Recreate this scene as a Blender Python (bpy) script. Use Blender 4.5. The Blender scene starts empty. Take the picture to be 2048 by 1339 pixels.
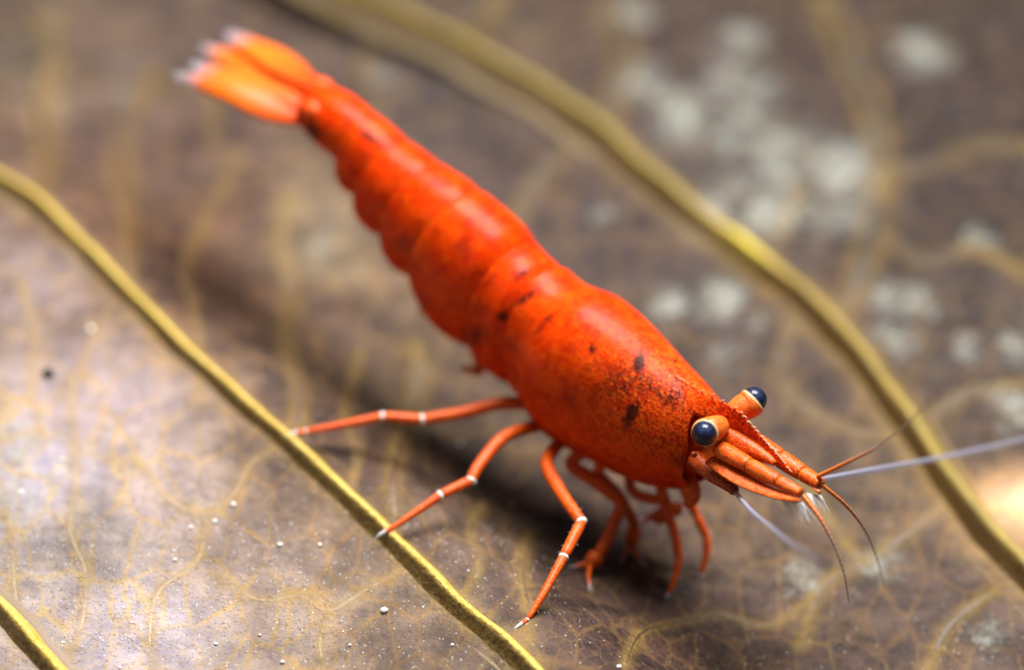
import bpy, math, random
import numpy as np
from math import radians, sin, cos, pi

random.seed(7); rng = np.random.default_rng(7)
scene = bpy.context.scene
COL = scene.collection
MM = 0.001                       # all shapes below are worked out in millimetres
V = lambda *a: np.array(a, float)
def unit(v): v = np.asarray(v, float); return v/np.linalg.norm(v)

# ------------------------------------------------------------------ camera
PITCH = radians(40); DIST = 120.0; FRAME_W = 30.0
PXMM = FRAME_W/2048.0
c_f = V(0, cos(PITCH), -sin(PITCH)); c_u = V(0, sin(PITCH), cos(PITCH)); c_r = V(1, 0, 0)
CAM = -DIST*c_f + (1250-669.5)*PXMM*c_u
cam = bpy.data.cameras.new('camera'); cam_o = bpy.data.objects.new('camera', cam); COL.objects.link(cam_o)
cam_o.location = CAM*MM; cam_o.rotation_euler = (radians(90)-PITCH, 0, 0)
cam.sensor_fit = 'HORIZONTAL'; cam.sensor_width = 36; cam.lens = 36*DIST/FRAME_W
cam.clip_start = 0.005; cam.clip_end = 10
cam.dof.use_dof = True; cam.dof.focus_distance = (DIST+0.1)*MM
cam.dof.aperture_fstop = cam.lens/5.2
scene.camera = cam_o

# ------------------------------------------------------------------ light
world = bpy.data.worlds.new('World'); scene.world = world; world.use_nodes = True
bg = world.node_tree.nodes['Background']
bg.inputs[0].default_value = (0.80, 0.84, 1.0, 1); bg.inputs[1].default_value = 0.08
def area_light(name, pos, target, size, power, color, size_y=None):
    l = bpy.data.lights.new(name, 'AREA'); l.energy = power; l.color = color
    l.shape = 'RECTANGLE'; l.size = size*MM; l.size_y = (size_y or size)*MM
    o = bpy.data.objects.new(name, l); COL.objects.link(o)
    o.location = V(*pos)*MM
    from mathutils import Vector
    o.rotation_euler = Vector(V(*target)-V(*pos)).to_track_quat('-Z', 'Y').to_euler()
    return o
area_light('tank_lamp', (18, 72, 165), (0, 10, 0), 118, 1.15, (1.0, 0.97, 0.94), 92)
area_light('fill_light', (-120, -90, 130), (0, 5, 0), 90, 0.022, (0.80, 0.86, 1.0))  # added fill from the front left, no such lamp is seen

vs = scene.view_settings; vs.view_transform = 'Standard'; vs.look = 'None'; vs.exposure = 0.0; vs.gamma = 1.0
vs.use_curve_mapping = False
scene.render.engine = 'CYCLES'
scene.cycles.use_denoising = True
scene.cycles.max_bounces = 5; scene.cycles.diffuse_bounces = 2; scene.cycles.glossy_bounces = 2; scene.cycles.transparent_max_bounces = 10
scene.cycles.use_adaptive_sampling = True; scene.cycles.adaptive_threshold = 0.02
scene.cycles.sample_clamp_indirect = 6

# ------------------------------------------------------------------ pixel -> place
def ray(px, py):
    return DIST*c_f + (px-1024)*PXMM*c_r + (669.5-py)*PXMM*c_u
def at_depth(px, py, d): return CAM + ray(px, py)*(1+d/DIST)
def project(P):
    q = np.asarray(P)-CAM; z = q@c_f
    return np.stack([1024+(q@c_r)/z*DIST/PXMM, 669.5-(q@c_u)/z*DIST/PXMM], -1)
def leaf_z(x, y):                # gentle waves of the leaf blade, mm
    s = np.clip((0.78*x+0.63*y-0.3)/6.0, 0, 1); s = s*s*(3-2*s)
    return -2.7*s + (0.12*np.sin(x*0.21+0.6)*np.cos(y*0.17+0.4) + 0.08*np.sin(x*0.43-y*0.31+1.1)
            + 0.05*np.sin(x*1.1+y*0.7) + 0.04*np.sin(y*1.5-x*0.9+2))
def on_leaf(px, py, lift=0.0):
    d = ray(px, py); z = 0.0
    for _ in range(6):
        t = (z-CAM[2])/d[2]; p = CAM+d*t; z = float(leaf_z(p[0], p[1]))+lift
    return V(p[0], p[1], z)

# shrimp sagittal plane: vertical, heading towards the camera's right
HEAD = unit(V(0.707, -0.707, 0)); RIGHT = V(HEAD[1], -HEAD[0], 0); UP = V(0, 0, 1)
EYE_N = at_depth(1410, 866, 0.0)
MID = EYE_N - 1.03*RIGHT
def on_sag(px, py, lat=0.0):
    d = ray(px, py); t = (lat-(CAM-MID)@RIGHT)/(d@RIGHT)
    return CAM+d*t

# ------------------------------------------------------------------ helpers
def catmull(P, n=8, closed=False):
    P = np.asarray(P, float); out = []
    k = len(P)
    for i in range(k-1):
        p0, p1, p2, p3 = P[max(i-1, 0)], P[i], P[i+1], P[min(i+2, k-1)]
        t = np.linspace(0, 1, n, endpoint=False)[:, None]
        out.append(0.5*((2*p1)+(-p0+p2)*t+(2*p0-5*p1+4*p2-p3)*t*t+(-p0+3*p1-3*p2+p3)*t**3))
    out.append(P[-1:]); return np.concatenate(out)
class Mesh:
    def __init__(s): s.v = []; s.f = []; s.n = 0; s.att = {}
    def add(s, verts, faces, **att):
        verts = np.asarray(verts, float); m = len(verts)
        s.v.append(verts); s.f += [tuple(i+s.n for i in f) for f in faces]
        for k in set(s.att) | set(att):
            if k not in s.att: s.att[k] = [np.zeros(s.n)] if s.n else []
            a = att.get(k, 0.0); s.att[k].append(np.broadcast_to(np.asarray(a, float), (m,)).copy())
        s.n += m
    def grid(s, G, closed=False, cap0=False, cap1=False, **att):
        G = np.asarray(G, float); a, b = G.shape[:2]; F = []
        for i in range(a-1):
            for j in range(b if closed else b-1):
                j2 = (j+1) % b
                F.append((i*b+j, i*b+j2, (i+1)*b+j2, (i+1)*b+j))
        if cap0: F.append(tuple(range(b-1, -1, -1)))
        if cap1: F.append(tuple((a-1)*b+j for j in range(b)))
        s.add(G.reshape(-1, 3), F, **{k: (np.asarray(v).reshape(-1) if np.ndim(v) else v) for k, v in att.items()})
    def build(s, name, mat, parent=None, base=V(0, 0, 0), smooth=True):
        co = (np.concatenate(s.v)-base)*MM
        me = bpy.data.meshes.new(name); me.from_pydata(co.tolist(), [], s.f); me.update()
        if smooth: me.polygons.foreach_set('use_smooth', np.ones(len(me.polygons), bool))
        for k, a in s.att.items():
            at = me.attributes.new(k, 'FLOAT', 'POINT'); at.data.foreach_set('value', np.concatenate(a).astype(np.float32))
        me.materials.append(mat)
        o = bpy.data.objects.new(name, me); COL.objects.link(o)
        if parent is not None: o.parent = parent
        return o
def frames(P):
    T = np.gradient(P, axis=0); T /= np.linalg.norm(T, axis=1)[:, None]+1e-12
    ref = V(0, 0, 1) if abs(T[0][2]) < .9 else V(1, 0, 0)
    N = []; n = unit(ref-(ref@T[0])*T[0])
    for t in T:
        n = n-(n@t)*t; n = unit(n); N.append(n)
    N = np.array(N); return T, N, np.cross(T, N)
def tube(m, P, R, seg=12, flat=1.0, caps=True, **att):
    P = np.asarray(P, float); R = np.broadcast_to(np.asarray(R, float), (len(P),))
    T, N, B = frames(P)
    th = np.linspace(0, 2*pi, seg, endpoint=False)
    G = P[:, None]+R[:, None, None]*(np.cos(th)[None, :, None]*B[:, None]+flat*np.sin(th)[None, :, None]*N[:, None])
    A = {k: (np.repeat(np.asarray(v, float), seg) if np.ndim(v) else v) for k, v in att.items()}
    m.grid(G, True, caps, caps, **A)
def ball(m, c, r, seg=16, rings=10, ax=None, sc=(1, 1, 1), **att):
    th = np.linspace(0, 2*pi, seg, endpoint=False); ph = np.linspace(0.02, pi-0.02, rings)
    G = np.stack([np.outer(np.sin(ph), np.cos(th))*sc[0], np.outer(np.sin(ph), np.sin(th))*sc[1], np.outer(np.cos(ph), np.ones(seg))*sc[2]], -1)*r
    if ax is not None:
        z = unit(ax); x = unit(np.cross(V(0.3, 0.1, 1) if abs(z[2]) < .9 else V(1, 0, 0), z)); y = np.cross(z, x)
        G = G[..., :1]*x+G[..., 1:2]*y+G[..., 2:]*z
    A = {k: (np.asarray(v(np.cos(ph))).repeat(seg) if callable(v) else v) for k, v in att.items()}
    m.grid(G+c, True, True, True, **A)
def empty(name, loc, label=None, cat=None, group=None):
    o = bpy.data.objects.new(name, None); COL.objects.link(o); o.location = np.asarray(loc)*MM
    o.empty_display_size = 0.002
    if label: o['label'] = label
    if cat: o['category'] = cat
    if group: o['group'] = group
    return o

# ------------------------------------------------------------------ material helpers
def lin(*c): return tuple(((x/255.0+0.055)/1.055)**2.4 if x > 10 else x/255.0/12.92 for x in c)+(1.0,)
class Mat:
    def __init__(s, name):
        s.m = bpy.data.materials.new(name); s.m.use_nodes = True
        s.t = s.m.node_tree; s.p = s.t.nodes['Principled BSDF']; s.out = s.t.nodes['Material Output']
        tc = s.t.nodes.new('ShaderNodeTexCoord'); mp = s.t.nodes.new('ShaderNodeVectorMath'); mp.operation = 'SCALE'
        mp.inputs['Scale'].default_value = 1000.0
        s.t.links.new(tc.outputs['Object'], mp.inputs[0]); s.co = mp.outputs[0]
    def n(s, kind, **kw):
        nd = s.t.nodes.new(kind)
        for k, v in kw.items(): setattr(nd, k, v)
        return nd
    def put(s, sock, v):
        if isinstance(v, bpy.types.NodeSocket): s.t.links.new(v, sock)
        else: sock.default_value = v
    def attr(s, name): return s.n('ShaderNodeAttribute', attribute_name=name).outputs['Fac']
    def attrc(s, name): return s.n('ShaderNodeAttribute', attribute_name=name).outputs['Color']
    def noise(s, scale, detail=3, rough=.55, co=None, dist=0.0):
        nd = s.n('ShaderNodeTexNoise'); s.put(nd.inputs['Vector'], co or s.co)
        nd.inputs['Scale'].default_value = scale; nd.inputs['Detail'].default_value = detail
        nd.inputs['Roughness'].default_value = rough; nd.inputs['Distortion'].default_value = dist
        return nd.outputs['Fac']
    def voro(s, scale, feature='F1', out='Distance', co=None, rand=1.0):
        nd = s.n('ShaderNodeTexVoronoi', feature=feature); s.put(nd.inputs['Vector'], co or s.co)
        nd.inputs['Scale'].default_value = scale; nd.inputs['Randomness'].default_value = rand
        return nd.outputs[out]
    def ramp(s, v, a, b, lo=0.0, hi=1.0):
        nd = s.n('ShaderNodeMapRange'); nd.clamp = True; s.put(nd.inputs[0], v)
        nd.inputs[1].default_value = a; nd.inputs[2].default_value = b; nd.inputs[3].default_value = lo; nd.inputs[4].default_value = hi
        return nd.outputs[0]
    def math(s, op, a, b=0.0):
        nd = s.n('ShaderNodeMath', operation=op); s.put(nd.inputs[0], a); s.put(nd.inputs[1], b); return nd.outputs[0]
    def mix(s, f, a, b, mode='MIX'):
        nd = s.n('ShaderNodeMix', data_type='RGBA', blend_type=mode); s.put(nd.inputs[0], f)
        s.put(nd.inputs[6], a); s.put(nd.inputs[7], b); return nd.outputs[2]
    def bump(s, h, dist, strength=1.0, prev=None):
        nd = s.n('ShaderNodeBump'); s.put(nd.inputs['Height'], h); nd.inputs['Distance'].default_value = dist*MM
        nd.inputs['Strength'].default_value = strength
        if prev is not None: s.put(nd.inputs['Normal'], prev)
        return nd.outputs[0]
    def set(s, **kw):
        for k, v in kw.items(): s.put(s.p.inputs[k.replace('_', ' ')], v)
        return s

def jitter_co(M, amt, scale):
    nz = M.n('ShaderNodeTexNoise'); M.put(nz.inputs['Vector'], M.co); nz.inputs['Scale'].default_value = scale; nz.inputs['Detail'].default_value = 2
    sub = M.n('ShaderNodeVectorMath', operation='SUBTRACT'); M.put(sub.inputs[0], nz.outputs['Color']); sub.inputs[1].default_value = (.5, .5, .5)
    sc = M.n('ShaderNodeVectorMath', operation='SCALE'); M.put(sc.inputs[0], sub.outputs[0]); sc.inputs['Scale'].default_value = amt
    ad = M.n('ShaderNodeVectorMath', operation='ADD'); M.put(ad.inputs[0], M.co); M.put(ad.inputs[1], sc.outputs[0])
    return ad.outputs[0]

def leaf_material():
    M = Mat('dead_leaf_blade')
    base = M.attrc('tone'); vein = M.attr('veinprox'); dep = M.attr('deposit'); fine = M.attr('fine'); paleness = M.attr('paleness')
    co = jitter_co(M, .30, 1.3)
    big = M.noise(0.45, 2, .6); mid = M.noise(1.6, 3, .68); sm = M.noise(9, 3, .72)
    c = M.mix(M.ramp(big, .35, .68), M.mix(M.ramp(paleness, 0, 1, .5, .22), base, (.030, .016, .018, 1)), base)
    c = M.mix(1.0, c, M.mix(M.ramp(M.noise(.75, 3, .62), .36, .64), M.mix(paleness, (.42, .38, .40, 1), (.76, .75, .79, 1)), (1.22, 1.18, 1.15, 1)), 'MULTIPLY')
    c = M.mix(M.ramp(mid, .40, .62, 0, .55), c, M.mix(1.0, c, (1.22, 1.19, 1.17, 1), 'MULTIPLY'))
    c = M.mix(M.math('MULTIPLY', M.ramp(M.noise(2.3, 3, .6), .54, .70, 0, .5), M.ramp(paleness, 0, 1, 1, .5)), c, (.075, .036, .028, 1))
    c = M.mix(M.ramp(sm, .55, .72, 0, .35), c, M.mix(1.0, c, (1.32, 1.30, 1.28, 1), 'MULTIPLY'))
    c = M.mix(M.ramp(sm, .30, .44, .55, 0), c, (.05, .032, .026, 1))
    # reticulate veinlets: long meshes between the lateral veins, finer ones inside
    mp = M.n('ShaderNodeVectorMath', operation='MULTIPLY'); M.put(mp.inputs[0], co); mp.inputs[1].default_value = (1.0, .50, 1.0)
    e1 = M.voro(0.85, 'DISTANCE_TO_EDGE', co=mp.outputs[0]); e2 = M.voro(2.3, 'DISTANCE_TO_EDGE', co=co)
    l1 = M.ramp(e1, .0, .07, 1, 0); l2 = M.ramp(e2, .0, .10, 1, 0)
    br = M.ramp(M.noise(.55, 2, .6), .38, .58, .50, 1)
    yel = M.mix(paleness, M.mix(.35, M.mix(1.0, c, (1.7, 1.38, .9, 1), 'MULTIPLY'), (.20, .125, .040, 1)), M.mix(1.0, c, (1.34, 1.13, .50, 1), 'MULTIPLY'))
    c = M.mix(M.math('MULTIPLY', l1, M.math('MULTIPLY', br, .95)), c, yel)
    c = M.mix(M.math('MULTIPLY', l2, M.math('MULTIPLY', br, M.ramp(fine, 0, 1, .25, .65))), c, yel)
    vv = M.math('MULTIPLY', vein, M.ramp(mid, .3, .6, .45, 1.0))
    c = M.mix(vv, c, (.27, .17, .035, 1))
    dn = M.math('ADD', M.math('MULTIPLY', dep, 1.15), M.math('MULTIPLY', M.math('SUBTRACT', M.noise(1.3, 4, .75), .55), 3.2))
    dn = M.math('MULTIPLY', M.ramp(dn, -.05, 1.0), M.ramp(dep, .03, .25))
    c = M.mix(M.math('MULTIPLY', dn, M.ramp(M.noise(4.5, 3, .7), .40, .58, .18, 1.0)), c, (.28, .295, .255, 1))
    # fine bright grit and dark pits
    g = M.voro(7.0); gc = M.voro(7.0, out='Color'); sp = M.n('ShaderNodeSeparateColor'); M.put(sp.inputs[0], gc)
    grit = M.math('MULTIPLY', M.ramp(g, .10, .22, 1, 0), M.ramp(sp.outputs[0], .82, .86))
    c = M.mix(M.math('MULTIPLY', grit, .7), c, (.60, .59, .58, 1))
    pit = M.math('MULTIPLY', M.ramp(g, .12, .26, 1, 0), M.ramp(sp.outputs[1], .90, .93))
    c = M.mix(M.math('MULTIPLY', pit, .8), c, (.02, .014, .012, 1))
    H = M.math('ADD', M.math('MULTIPLY', sm, .06), M.math('MULTIPLY', mid, .20))
    h = M.bump(H, 1.0, 1.0)
    M.set(Base_Color=c, Roughness=M.ramp(mid, .3, .7, .42, .70), Normal=h, Specular_IOR_Level=.22)
    return M.m
def vein_material():
    M = Mat('leaf_vein')
    n1 = M.noise(1.2, 4, .6); n2 = M.noise(6, 4, .65); far = M.attr('dull'); side = M.attr('side')
    c = M.mix(M.ramp(n1, .3, .7), (.60, .39, .04, 1), (.70, .52, .10, 1))
    c = M.mix(M.ramp(n2, .5, .75, 0, .6), c, (.58, .50, .26, 1))
    c = M.mix(M.ramp(n2, .30, .52, .75, 0), c, (.22, .115, .022, 1))
    c = M.mix(M.math('MULTIPLY', far, M.ramp(n1, .3, .7, .7, 1)), c, (.17, .13, .022, 1))
    c = M.mix(M.attr('hot'), c, (.82, .66, .05, 1))
    c = M.mix(M.math('MULTIPLY', side, M.ramp(n2, .3, .75, 1, .82)), c, (.055, .023, .005, 1))  # brown painted in as the shade on one flank
    ed = M.math('ADD', M.attr('edge'), M.math('MULTIPLY', M.math('SUBTRACT', n1, .5), .9))
    c = M.mix(M.ramp(ed, .10, .75), c, M.mix(.35, M.mix(1.0, M.attrc('tone'), (.8, .75, .7, 1), 'MULTIPLY'), (.27, .17, .035, 1)))
    h = M.bump(n2, .10, .9)
    M.set(Base_Color=c, Roughness=.42, Normal=h, Specular_IOR_Level=.45, Subsurface_Weight=0.0)
    return M.m
def cross_vein_material():
    M = Mat('leaf_cross_vein'); base = M.attrc('tone'); n = M.noise(3, 4, .65)
    c = M.mix(M.ramp(n, .3, .7, .75, 1.0), base, M.mix(1.0, base, (.98, .78, .36, 1), 'MULTIPLY'))
    M.set(Base_Color=c, Roughness=.5, Normal=M.bump(n, .10, .8)); return M.m
def shell_material():
    M = Mat('red_shell')
    pig = M.attr('pigment'); gran = M.attr('grain')
    n1 = M.noise(.8, 4, .6); n2 = M.noise(3.5, 4, .7); n3 = M.noise(16, 3, .6)
    c = M.mix(M.ramp(n1, .32, .68), (.62, .020, .0005, 1), (.76, .060, .0010, 1))
    c = M.mix(M.ramp(n2, .50, .72, 0, .55), c, (.84, .13, .002, 1))
    c = M.mix(M.ramp(n2, .28, .46, .55, 0), c, (.44, .010, .001, 1))
    # granules on the head
    v = M.voro(13); vc = M.voro(13, out='Color'); sp = M.n('ShaderNodeSeparateColor'); M.put(sp.inputs[0], vc)
    c = M.mix(M.math('MULTIPLY', gran, M.ramp(sp.outputs[0], .45, .62, 0, .65)), c, (.80, .13, .010, 1))
    c = M.mix(M.math('MULTIPLY', gran, M.ramp(sp.outputs[1], .70, .80, 0, .75)), c, (.22, .010, .002, 1))
    # dark pigment blotches broken into specks
    c = M.mix(M.ramp(M.noise(1.9, 4, .75), .48, .66, 0, .65), c, (.30, .009, .001, 1))
    pk = M.math('MULTIPLY', pig, M.ramp(M.noise(7, 4, .75), .32, .62, .15, 1.35))
    c = M.mix(M.ramp(pk, .14, .62, 0, .94), c, (.045, .008, .004, 1))
    h = M.bump(M.math('ADD', M.math('MULTIPLY', M.math('MULTIPLY', v, gran), .022), M.math('MULTIPLY', n2, .030)), 1.0, 1.0)
    M.set(Base_Color=c, Roughness=M.ramp(n2, .3, .7, .24, .38), Normal=h, Specular_IOR_Level=.06,
          Subsurface_Weight=.22, Subsurface_Radius=(1.0, .22, .05), Subsurface_Scale=.5*MM, Coat_Weight=.045, Coat_Roughness=.10)
    return M.m
def limb_material(name, c1, c2, speck=.35, rough=.30, sss=0.0, rel=.025):
    M = Mat(name)
    n2 = M.noise(4.5, 4, .7); n3 = M.noise(14, 3, .7)
    c = M.mix(M.ramp(n2, .34, .66), c1, c2)
    c = M.mix(M.ramp(n3, .52, .62, 0, speck), c, (.80, .22, .03, 1))
    c = M.mix(M.ramp(n3, .38, .48, speck, 0), c, (.30, .014, .003, 1))
    c = M.mix(M.attr('pale'), c, (.78, .76, .74, 1))
    c = M.mix(M.attr('pigment'), c, (.06, .008, .004, 1))
    h = M.bump(n3, rel, .9)
    M.set(Base_Color=c, Roughness=rough, Normal=h, Subsurface_Weight=sss, Subsurface_Radius=(1, .25, .06), Subsurface_Scale=.3*MM, Specular_IOR_Level=.3)
    return M.m
def glassy_material(name, col, alpha, rough=.3):
    M = Mat(name); M.set(Base_Color=col, Roughness=rough, Alpha=alpha, Subsurface_Weight=0.0); return M.m

M_LEAF = leaf_material(); M_VEIN = vein_material(); M_CROSS = cross_vein_material(); M_SHELL = shell_material()
M_LIMB = limb_material('red_limb', (.58, .050, .002, 1), (.72, .115, .006, 1))
M_HEAD = limb_material('head_plate', (.60, .05, .003, 1), (.74, .14, .010, 1), .62, .20, rel=.028)
M_DARK = limb_material('dark_red_limb', (.22, .016, .003, 1), (.40, .05, .006, 1), .5, .2)
M_STALK = limb_material('eye_stalk_shell', (.70, .10, .01, 1), (.78, .20, .03, 1), .35)

def fan_material():
    M = Mat('tail_plate'); t = M.attr('along')
    n = M.noise(2.5, 4, .6); tt = M.math('ADD', t, M.math('MULTIPLY', M.math('SUBTRACT', M.noise(5, 3, .7), .5), .42))
    c = M.mix(M.ramp(tt, .1, .6), (.66, .05, .002, 1), (.76, .14, .004, 1))
    c = M.mix(M.ramp(tt, .80, .92), c, (.46, .50, .62, 1))
    a = M.ramp(tt, .74, .97, 1.0, .10)
    M.set(Base_Color=c, Roughness=.45, Specular_IOR_Level=.3, Alpha=a, Subsurface_Weight=.25, Subsurface_Radius=(1, .3, .08), Subsurface_Scale=.4*MM, Normal=M.bump(n, .06, .6))
    return M.m
M_FAN = fan_material()
def eye_material():
    M = Mat('eye_cornea'); cap = M.attr('cap')
    v = M.voro(22, rand=.3); n = M.noise(7, 4, .7)
    dark = M.mix(M.ramp(n, .35, .7), (.003, .004, .010, 1), (.012, .018, .045, 1))
    dark = M.mix(M.ramp(M.noise(12, 3, .7), .58, .72, 0, .5), dark, (.025, .022, .05, 1))
    rim = M.mix(M.ramp(M.noise(5, 3), .4, .6), (.55, .42, .20, 1), (.30, .20, .12, 1))
    c = M.mix(M.ramp(cap, -.02, .10), rim, dark)
    M.set(Base_Color=c, Roughness=.38, Normal=M.bump(v, .03, .8), Specular_IOR_Level=.45, Specular_Tint=(.25, .38, 1, 1), Coat_Weight=.55, Coat_Roughness=.14, Coat_Tint=(.8, .86, 1, 1))
    return M.m
M_EYE = eye_material()
M_RIM = glassy_material('eye_rim', (.62, .50, .26, 1), .9, .25)
def flagellum_material(name, ca, cb, aa, ab):
    M = Mat(name); t = M.attr('along'); r = M.attr('ring')
    c = M.mix(M.ramp(t, .12, .55), ca, cb); c = M.mix(M.math('MULTIPLY', r, .75), c, (.16, .03, .015, 1))
    M.set(Base_Color=c, Alpha=M.ramp(t, .1, 1.0, aa, ab), Roughness=.35)
    return M.m
M_FLAG = flagellum_material('antennule_flagellum', (.78, .20, .03, 1), (.42, .30, .26, 1), 1.0, .30)
M_ANT = flagellum_material('antenna_flagellum', (.34, .34, .46, 1), (.34, .36, .48, 1), .62, .20)
M_JOINT = glassy_material('joint_membrane', (.80, .78, .72, 1), 1.0, .2)
M_CLAW = glassy_material('claw_tip', (.80, .80, .84, 1), .65, .25)
M_SETA = glassy_material('seta_hair', (.84, .84, .90, 1), .35, .35)
M_TOOTH = glassy_material('tooth_tip', (.80, .42, .22, 1), .95, .25)

# ------------------------------------------------------------------ the leaf
laterals_px = [
    ([(-140, 300), (0, 366), (90, 425), (170, 505), (250, 588), (330, 668), (400, 735), (480, 808), (560, 876), (640, 950), (715, 1020), (770, 1072), (850, 1150), (950, 1245), (1040, 1322), (1120, 1400), (1300, 1580)], .25, .0),
    ([(560, -75), (650, -22), (745, 24), (870, 80), (1000, 152), (1110, 214), (1205, 278), (1300, 366), (1400, 450), (1500, 522), (1600, 598), (1690, 690), (1775, 800), (1850, 905), (1940, 1030), (2048, 1150), (2140, 1240)], .36, .80),
    ([(-90, 1130), (0, 1222), (60, 1290), (130, 1370), (300, 1580)], .27, .0)]
cross_px = [
    ([(80, 395), (95, 300), (85, 190), (100, 80), (90, -20)], .20), ([(250, 570), (262, 470), (245, 370), (255, 250), (300, 120)], .17),
    ([(592, 860), (600, 780), (572, 690), (580, 590), (560, 480), (585, 380)], .17), ([(790, 1040), (785, 960), (800, 880), (835, 760), (830, 690)], .16),
    ([(400, 715), (390, 620), (372, 540), (410, 440), (480, 300)], .10), ([(700, 975), (715, 900), (690, 820), (720, 700)], .09),
    ([(1052, 1300), (1058, 1230), (1045, 1140), (1060, 1060)], .12), ([(920, 1200), (960, 1130), (940, 1060), (970, 1000)], .09),
    ([(815, 1138), (740, 1175), (658, 1222), (600, 1192), (520, 1200), (430, 1150)], .12), ([(560, 890), (500, 930), (470, 985), (415, 1028), (340, 1000), (300, 950), (250, 915)], .11),
    ([(658, 1222), (640, 1290), (660, 1370)], .08), ([(415, 1028), (395, 1120), (320, 1180), (300, 1260), (310, 1350)], .09),
    ([(150, 880), (152, 960), (140, 1060), (170, 1140), (165, 1240), (130, 1330)], .10), ([(150, 880), (145, 780), (180, 690), (230, 600)], .09),
    ([(0, 960), (20, 1060), (30, 1180), (40, 1260)], .09), ([(30, 560), (70, 650), (60, 760), (80, 860), (30, 930)], .09),
    ([(1672, 655), (1715, 560), (1745, 460), (1762, 330), (1745, 220), (1700, 110), (1650, -30)], .26), ([(1762, 330), (1860, 330), (1960, 290), (2070, 300)], .18),
    ([(1195, 265), (1235, 170), (1250, 90), (1215, -20)], .22), ([(1135, 290), (1080, 350), (1040, 420), (985, 500)], .18), ([(1500, 525), (1560, 470), (1600, 380)], .14),
    ([(1890, 1010), (1800, 1080), (1720, 1130), (1640, 1180), (1600, 1290)], .15), ([(1990, 1180), (1900, 1250), (1850, 1350)], .14), ([(1720, 1130), (1660, 1040), (1600, 960)], .12),
    ([(1250, 1330), (1290, 1260), (1420, 1230), (1540, 1250), (1640, 1180)], .10), ([(1600, 620), (1560, 720), (1590, 800), (1700, 860), (1810, 870)], .14),
    ([(745, 30), (720, 120), (760, 210), (700, 300)], .12), ([(1745, 460), (1850, 520), (1950, 500), (2070, 560)], .15), ([(300, 120), (420, 160), (420, 280), (480, 300)], .09),
    ([(870, 80), (960, 20), (1000, -50)], .18), ([(1830, 860), (1930, 790), (2070, 770)], .15)]

def leaf_path(px, n=10):
    P = np.array([on_leaf(*p) for p in px]); P = catmull(P, n); P[:, 2] = leaf_z(P[:, 0], P[:, 1]); return P
def extend(P, far=16.0, n=24):
    t0 = unit((P[0]-P[4])*V(1, 1, 0)); t1 = unit((P[-1]-P[-5])*V(1, 1, 0)); q = np.linspace(0, far, n+1)[1:, None]
    bend = V(-t1[1], t1[0], 0)*.012*q**2
    P = np.concatenate([(P[0]+t0*q)[::-1], P, P[-1]+t1*q+bend]); P[:, 2] = leaf_z(P[:, 0], P[:, 1]); return P
lat_paths = [(extend(leaf_path(p)), r, d) for p, r, d in laterals_px]
crs_paths = [(leaf_path(p, 7), r) for p, r in cross_px]

leaf = empty('dead_leaf', (0, 0, 0), 'brown dead leaf with raised yellow veins, lying under the red shrimp', 'leaf')
# blade: grid in the leaf's own length / width directions, fine where it is seen
p_dir = unit(V(0.93, 0.37, 0)); q_dir = V(-p_dir[1], p_dir[0], 0); org = V(0, -30, 0)
def dense(a0, a, b, b0, fine, coarse):
    L = np.linspace(a0, a, max(2, int((a-a0)/coarse)), endpoint=False); M_ = np.arange(a, b, fine); R_ = np.linspace(b, b0, max(2, int((b0-b)/coarse)))
    return np.concatenate([L, M_, R_])
pp = dense(-95, -20, 50, 105, .15, 4.0)
def half_w(p):
    s = np.clip((p+100)/210.0, 0, 1); return 88*np.clip(np.sin(pi*s**0.9), 0.02, 1)**0.55
WREF = 80.0
tt = np.concatenate([np.linspace(-1, -.05, 14, endpoint=False), dense(-.05, 10/WREF, 88/WREF, 1.12, .15/WREF, 4/WREF)])
tt = np.where(tt > 1, 1, tt); tt = np.unique(np.round(tt, 6))
W = half_w(pp); QQ = tt[None, :]*W[:, None]
XY = org+pp[:, None, None]*p_dir+QQ[..., None]*q_dir
X, Y = XY[..., 0], XY[..., 1]
flat_xy = np.stack([X.ravel(), Y.ravel()], 1)
def path_dist(path, pts, step=1):
    P = path[::step, :2]; d = np.full(len(pts), 1e9)
    lo = P.min(0)-3; hi = P.max(0)+3
    idx = np.where(((pts > lo) & (pts < hi)).all(1))[0]
    q = pts[idx]; dd = np.full(len(q), 1e9)
    for a, b in zip(P[:-1], P[1:]):
        ab = b-a; t = np.clip(((q-a)@ab)/(ab@ab+1e-9), 0, 1); dd = np.minimum(dd, np.linalg.norm(q-a-t[:, None]*ab, axis=1))
    d[idx] = dd; return d
vp = np.zeros(len(flat_xy)); lift = np.zeros(len(flat_xy))
for path, r, dull in lat_paths:
    d = path_dist(path, flat_xy); vp = np.maximum(vp, .80*np.exp(-(d/(.42+.35*dull))**2)); lift = np.maximum(lift, .11*np.exp(-(d/(r*2.0))**2))
for path, r in crs_paths:
    d = path_dist(path, flat_xy); vp = np.maximum(vp, .55*np.exp(-(d/(r*1.9))**2)); lift = np.maximum(lift, .45*r*np.exp(-(d/(r*1.6))**2))
Z = leaf_z(flat_xy[:, 0], flat_xy[:, 1])
# the rim of the leaf  bends down to the ground
edge = np.maximum(np.abs(tt)[None, :]*np.ones_like(W)[:, None], np.abs(pp/100.0)[:, None]).ravel()
Z = Z - 5.2*np.clip((edge-.55)/.45, 0, 1)**2 + lift
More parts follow.
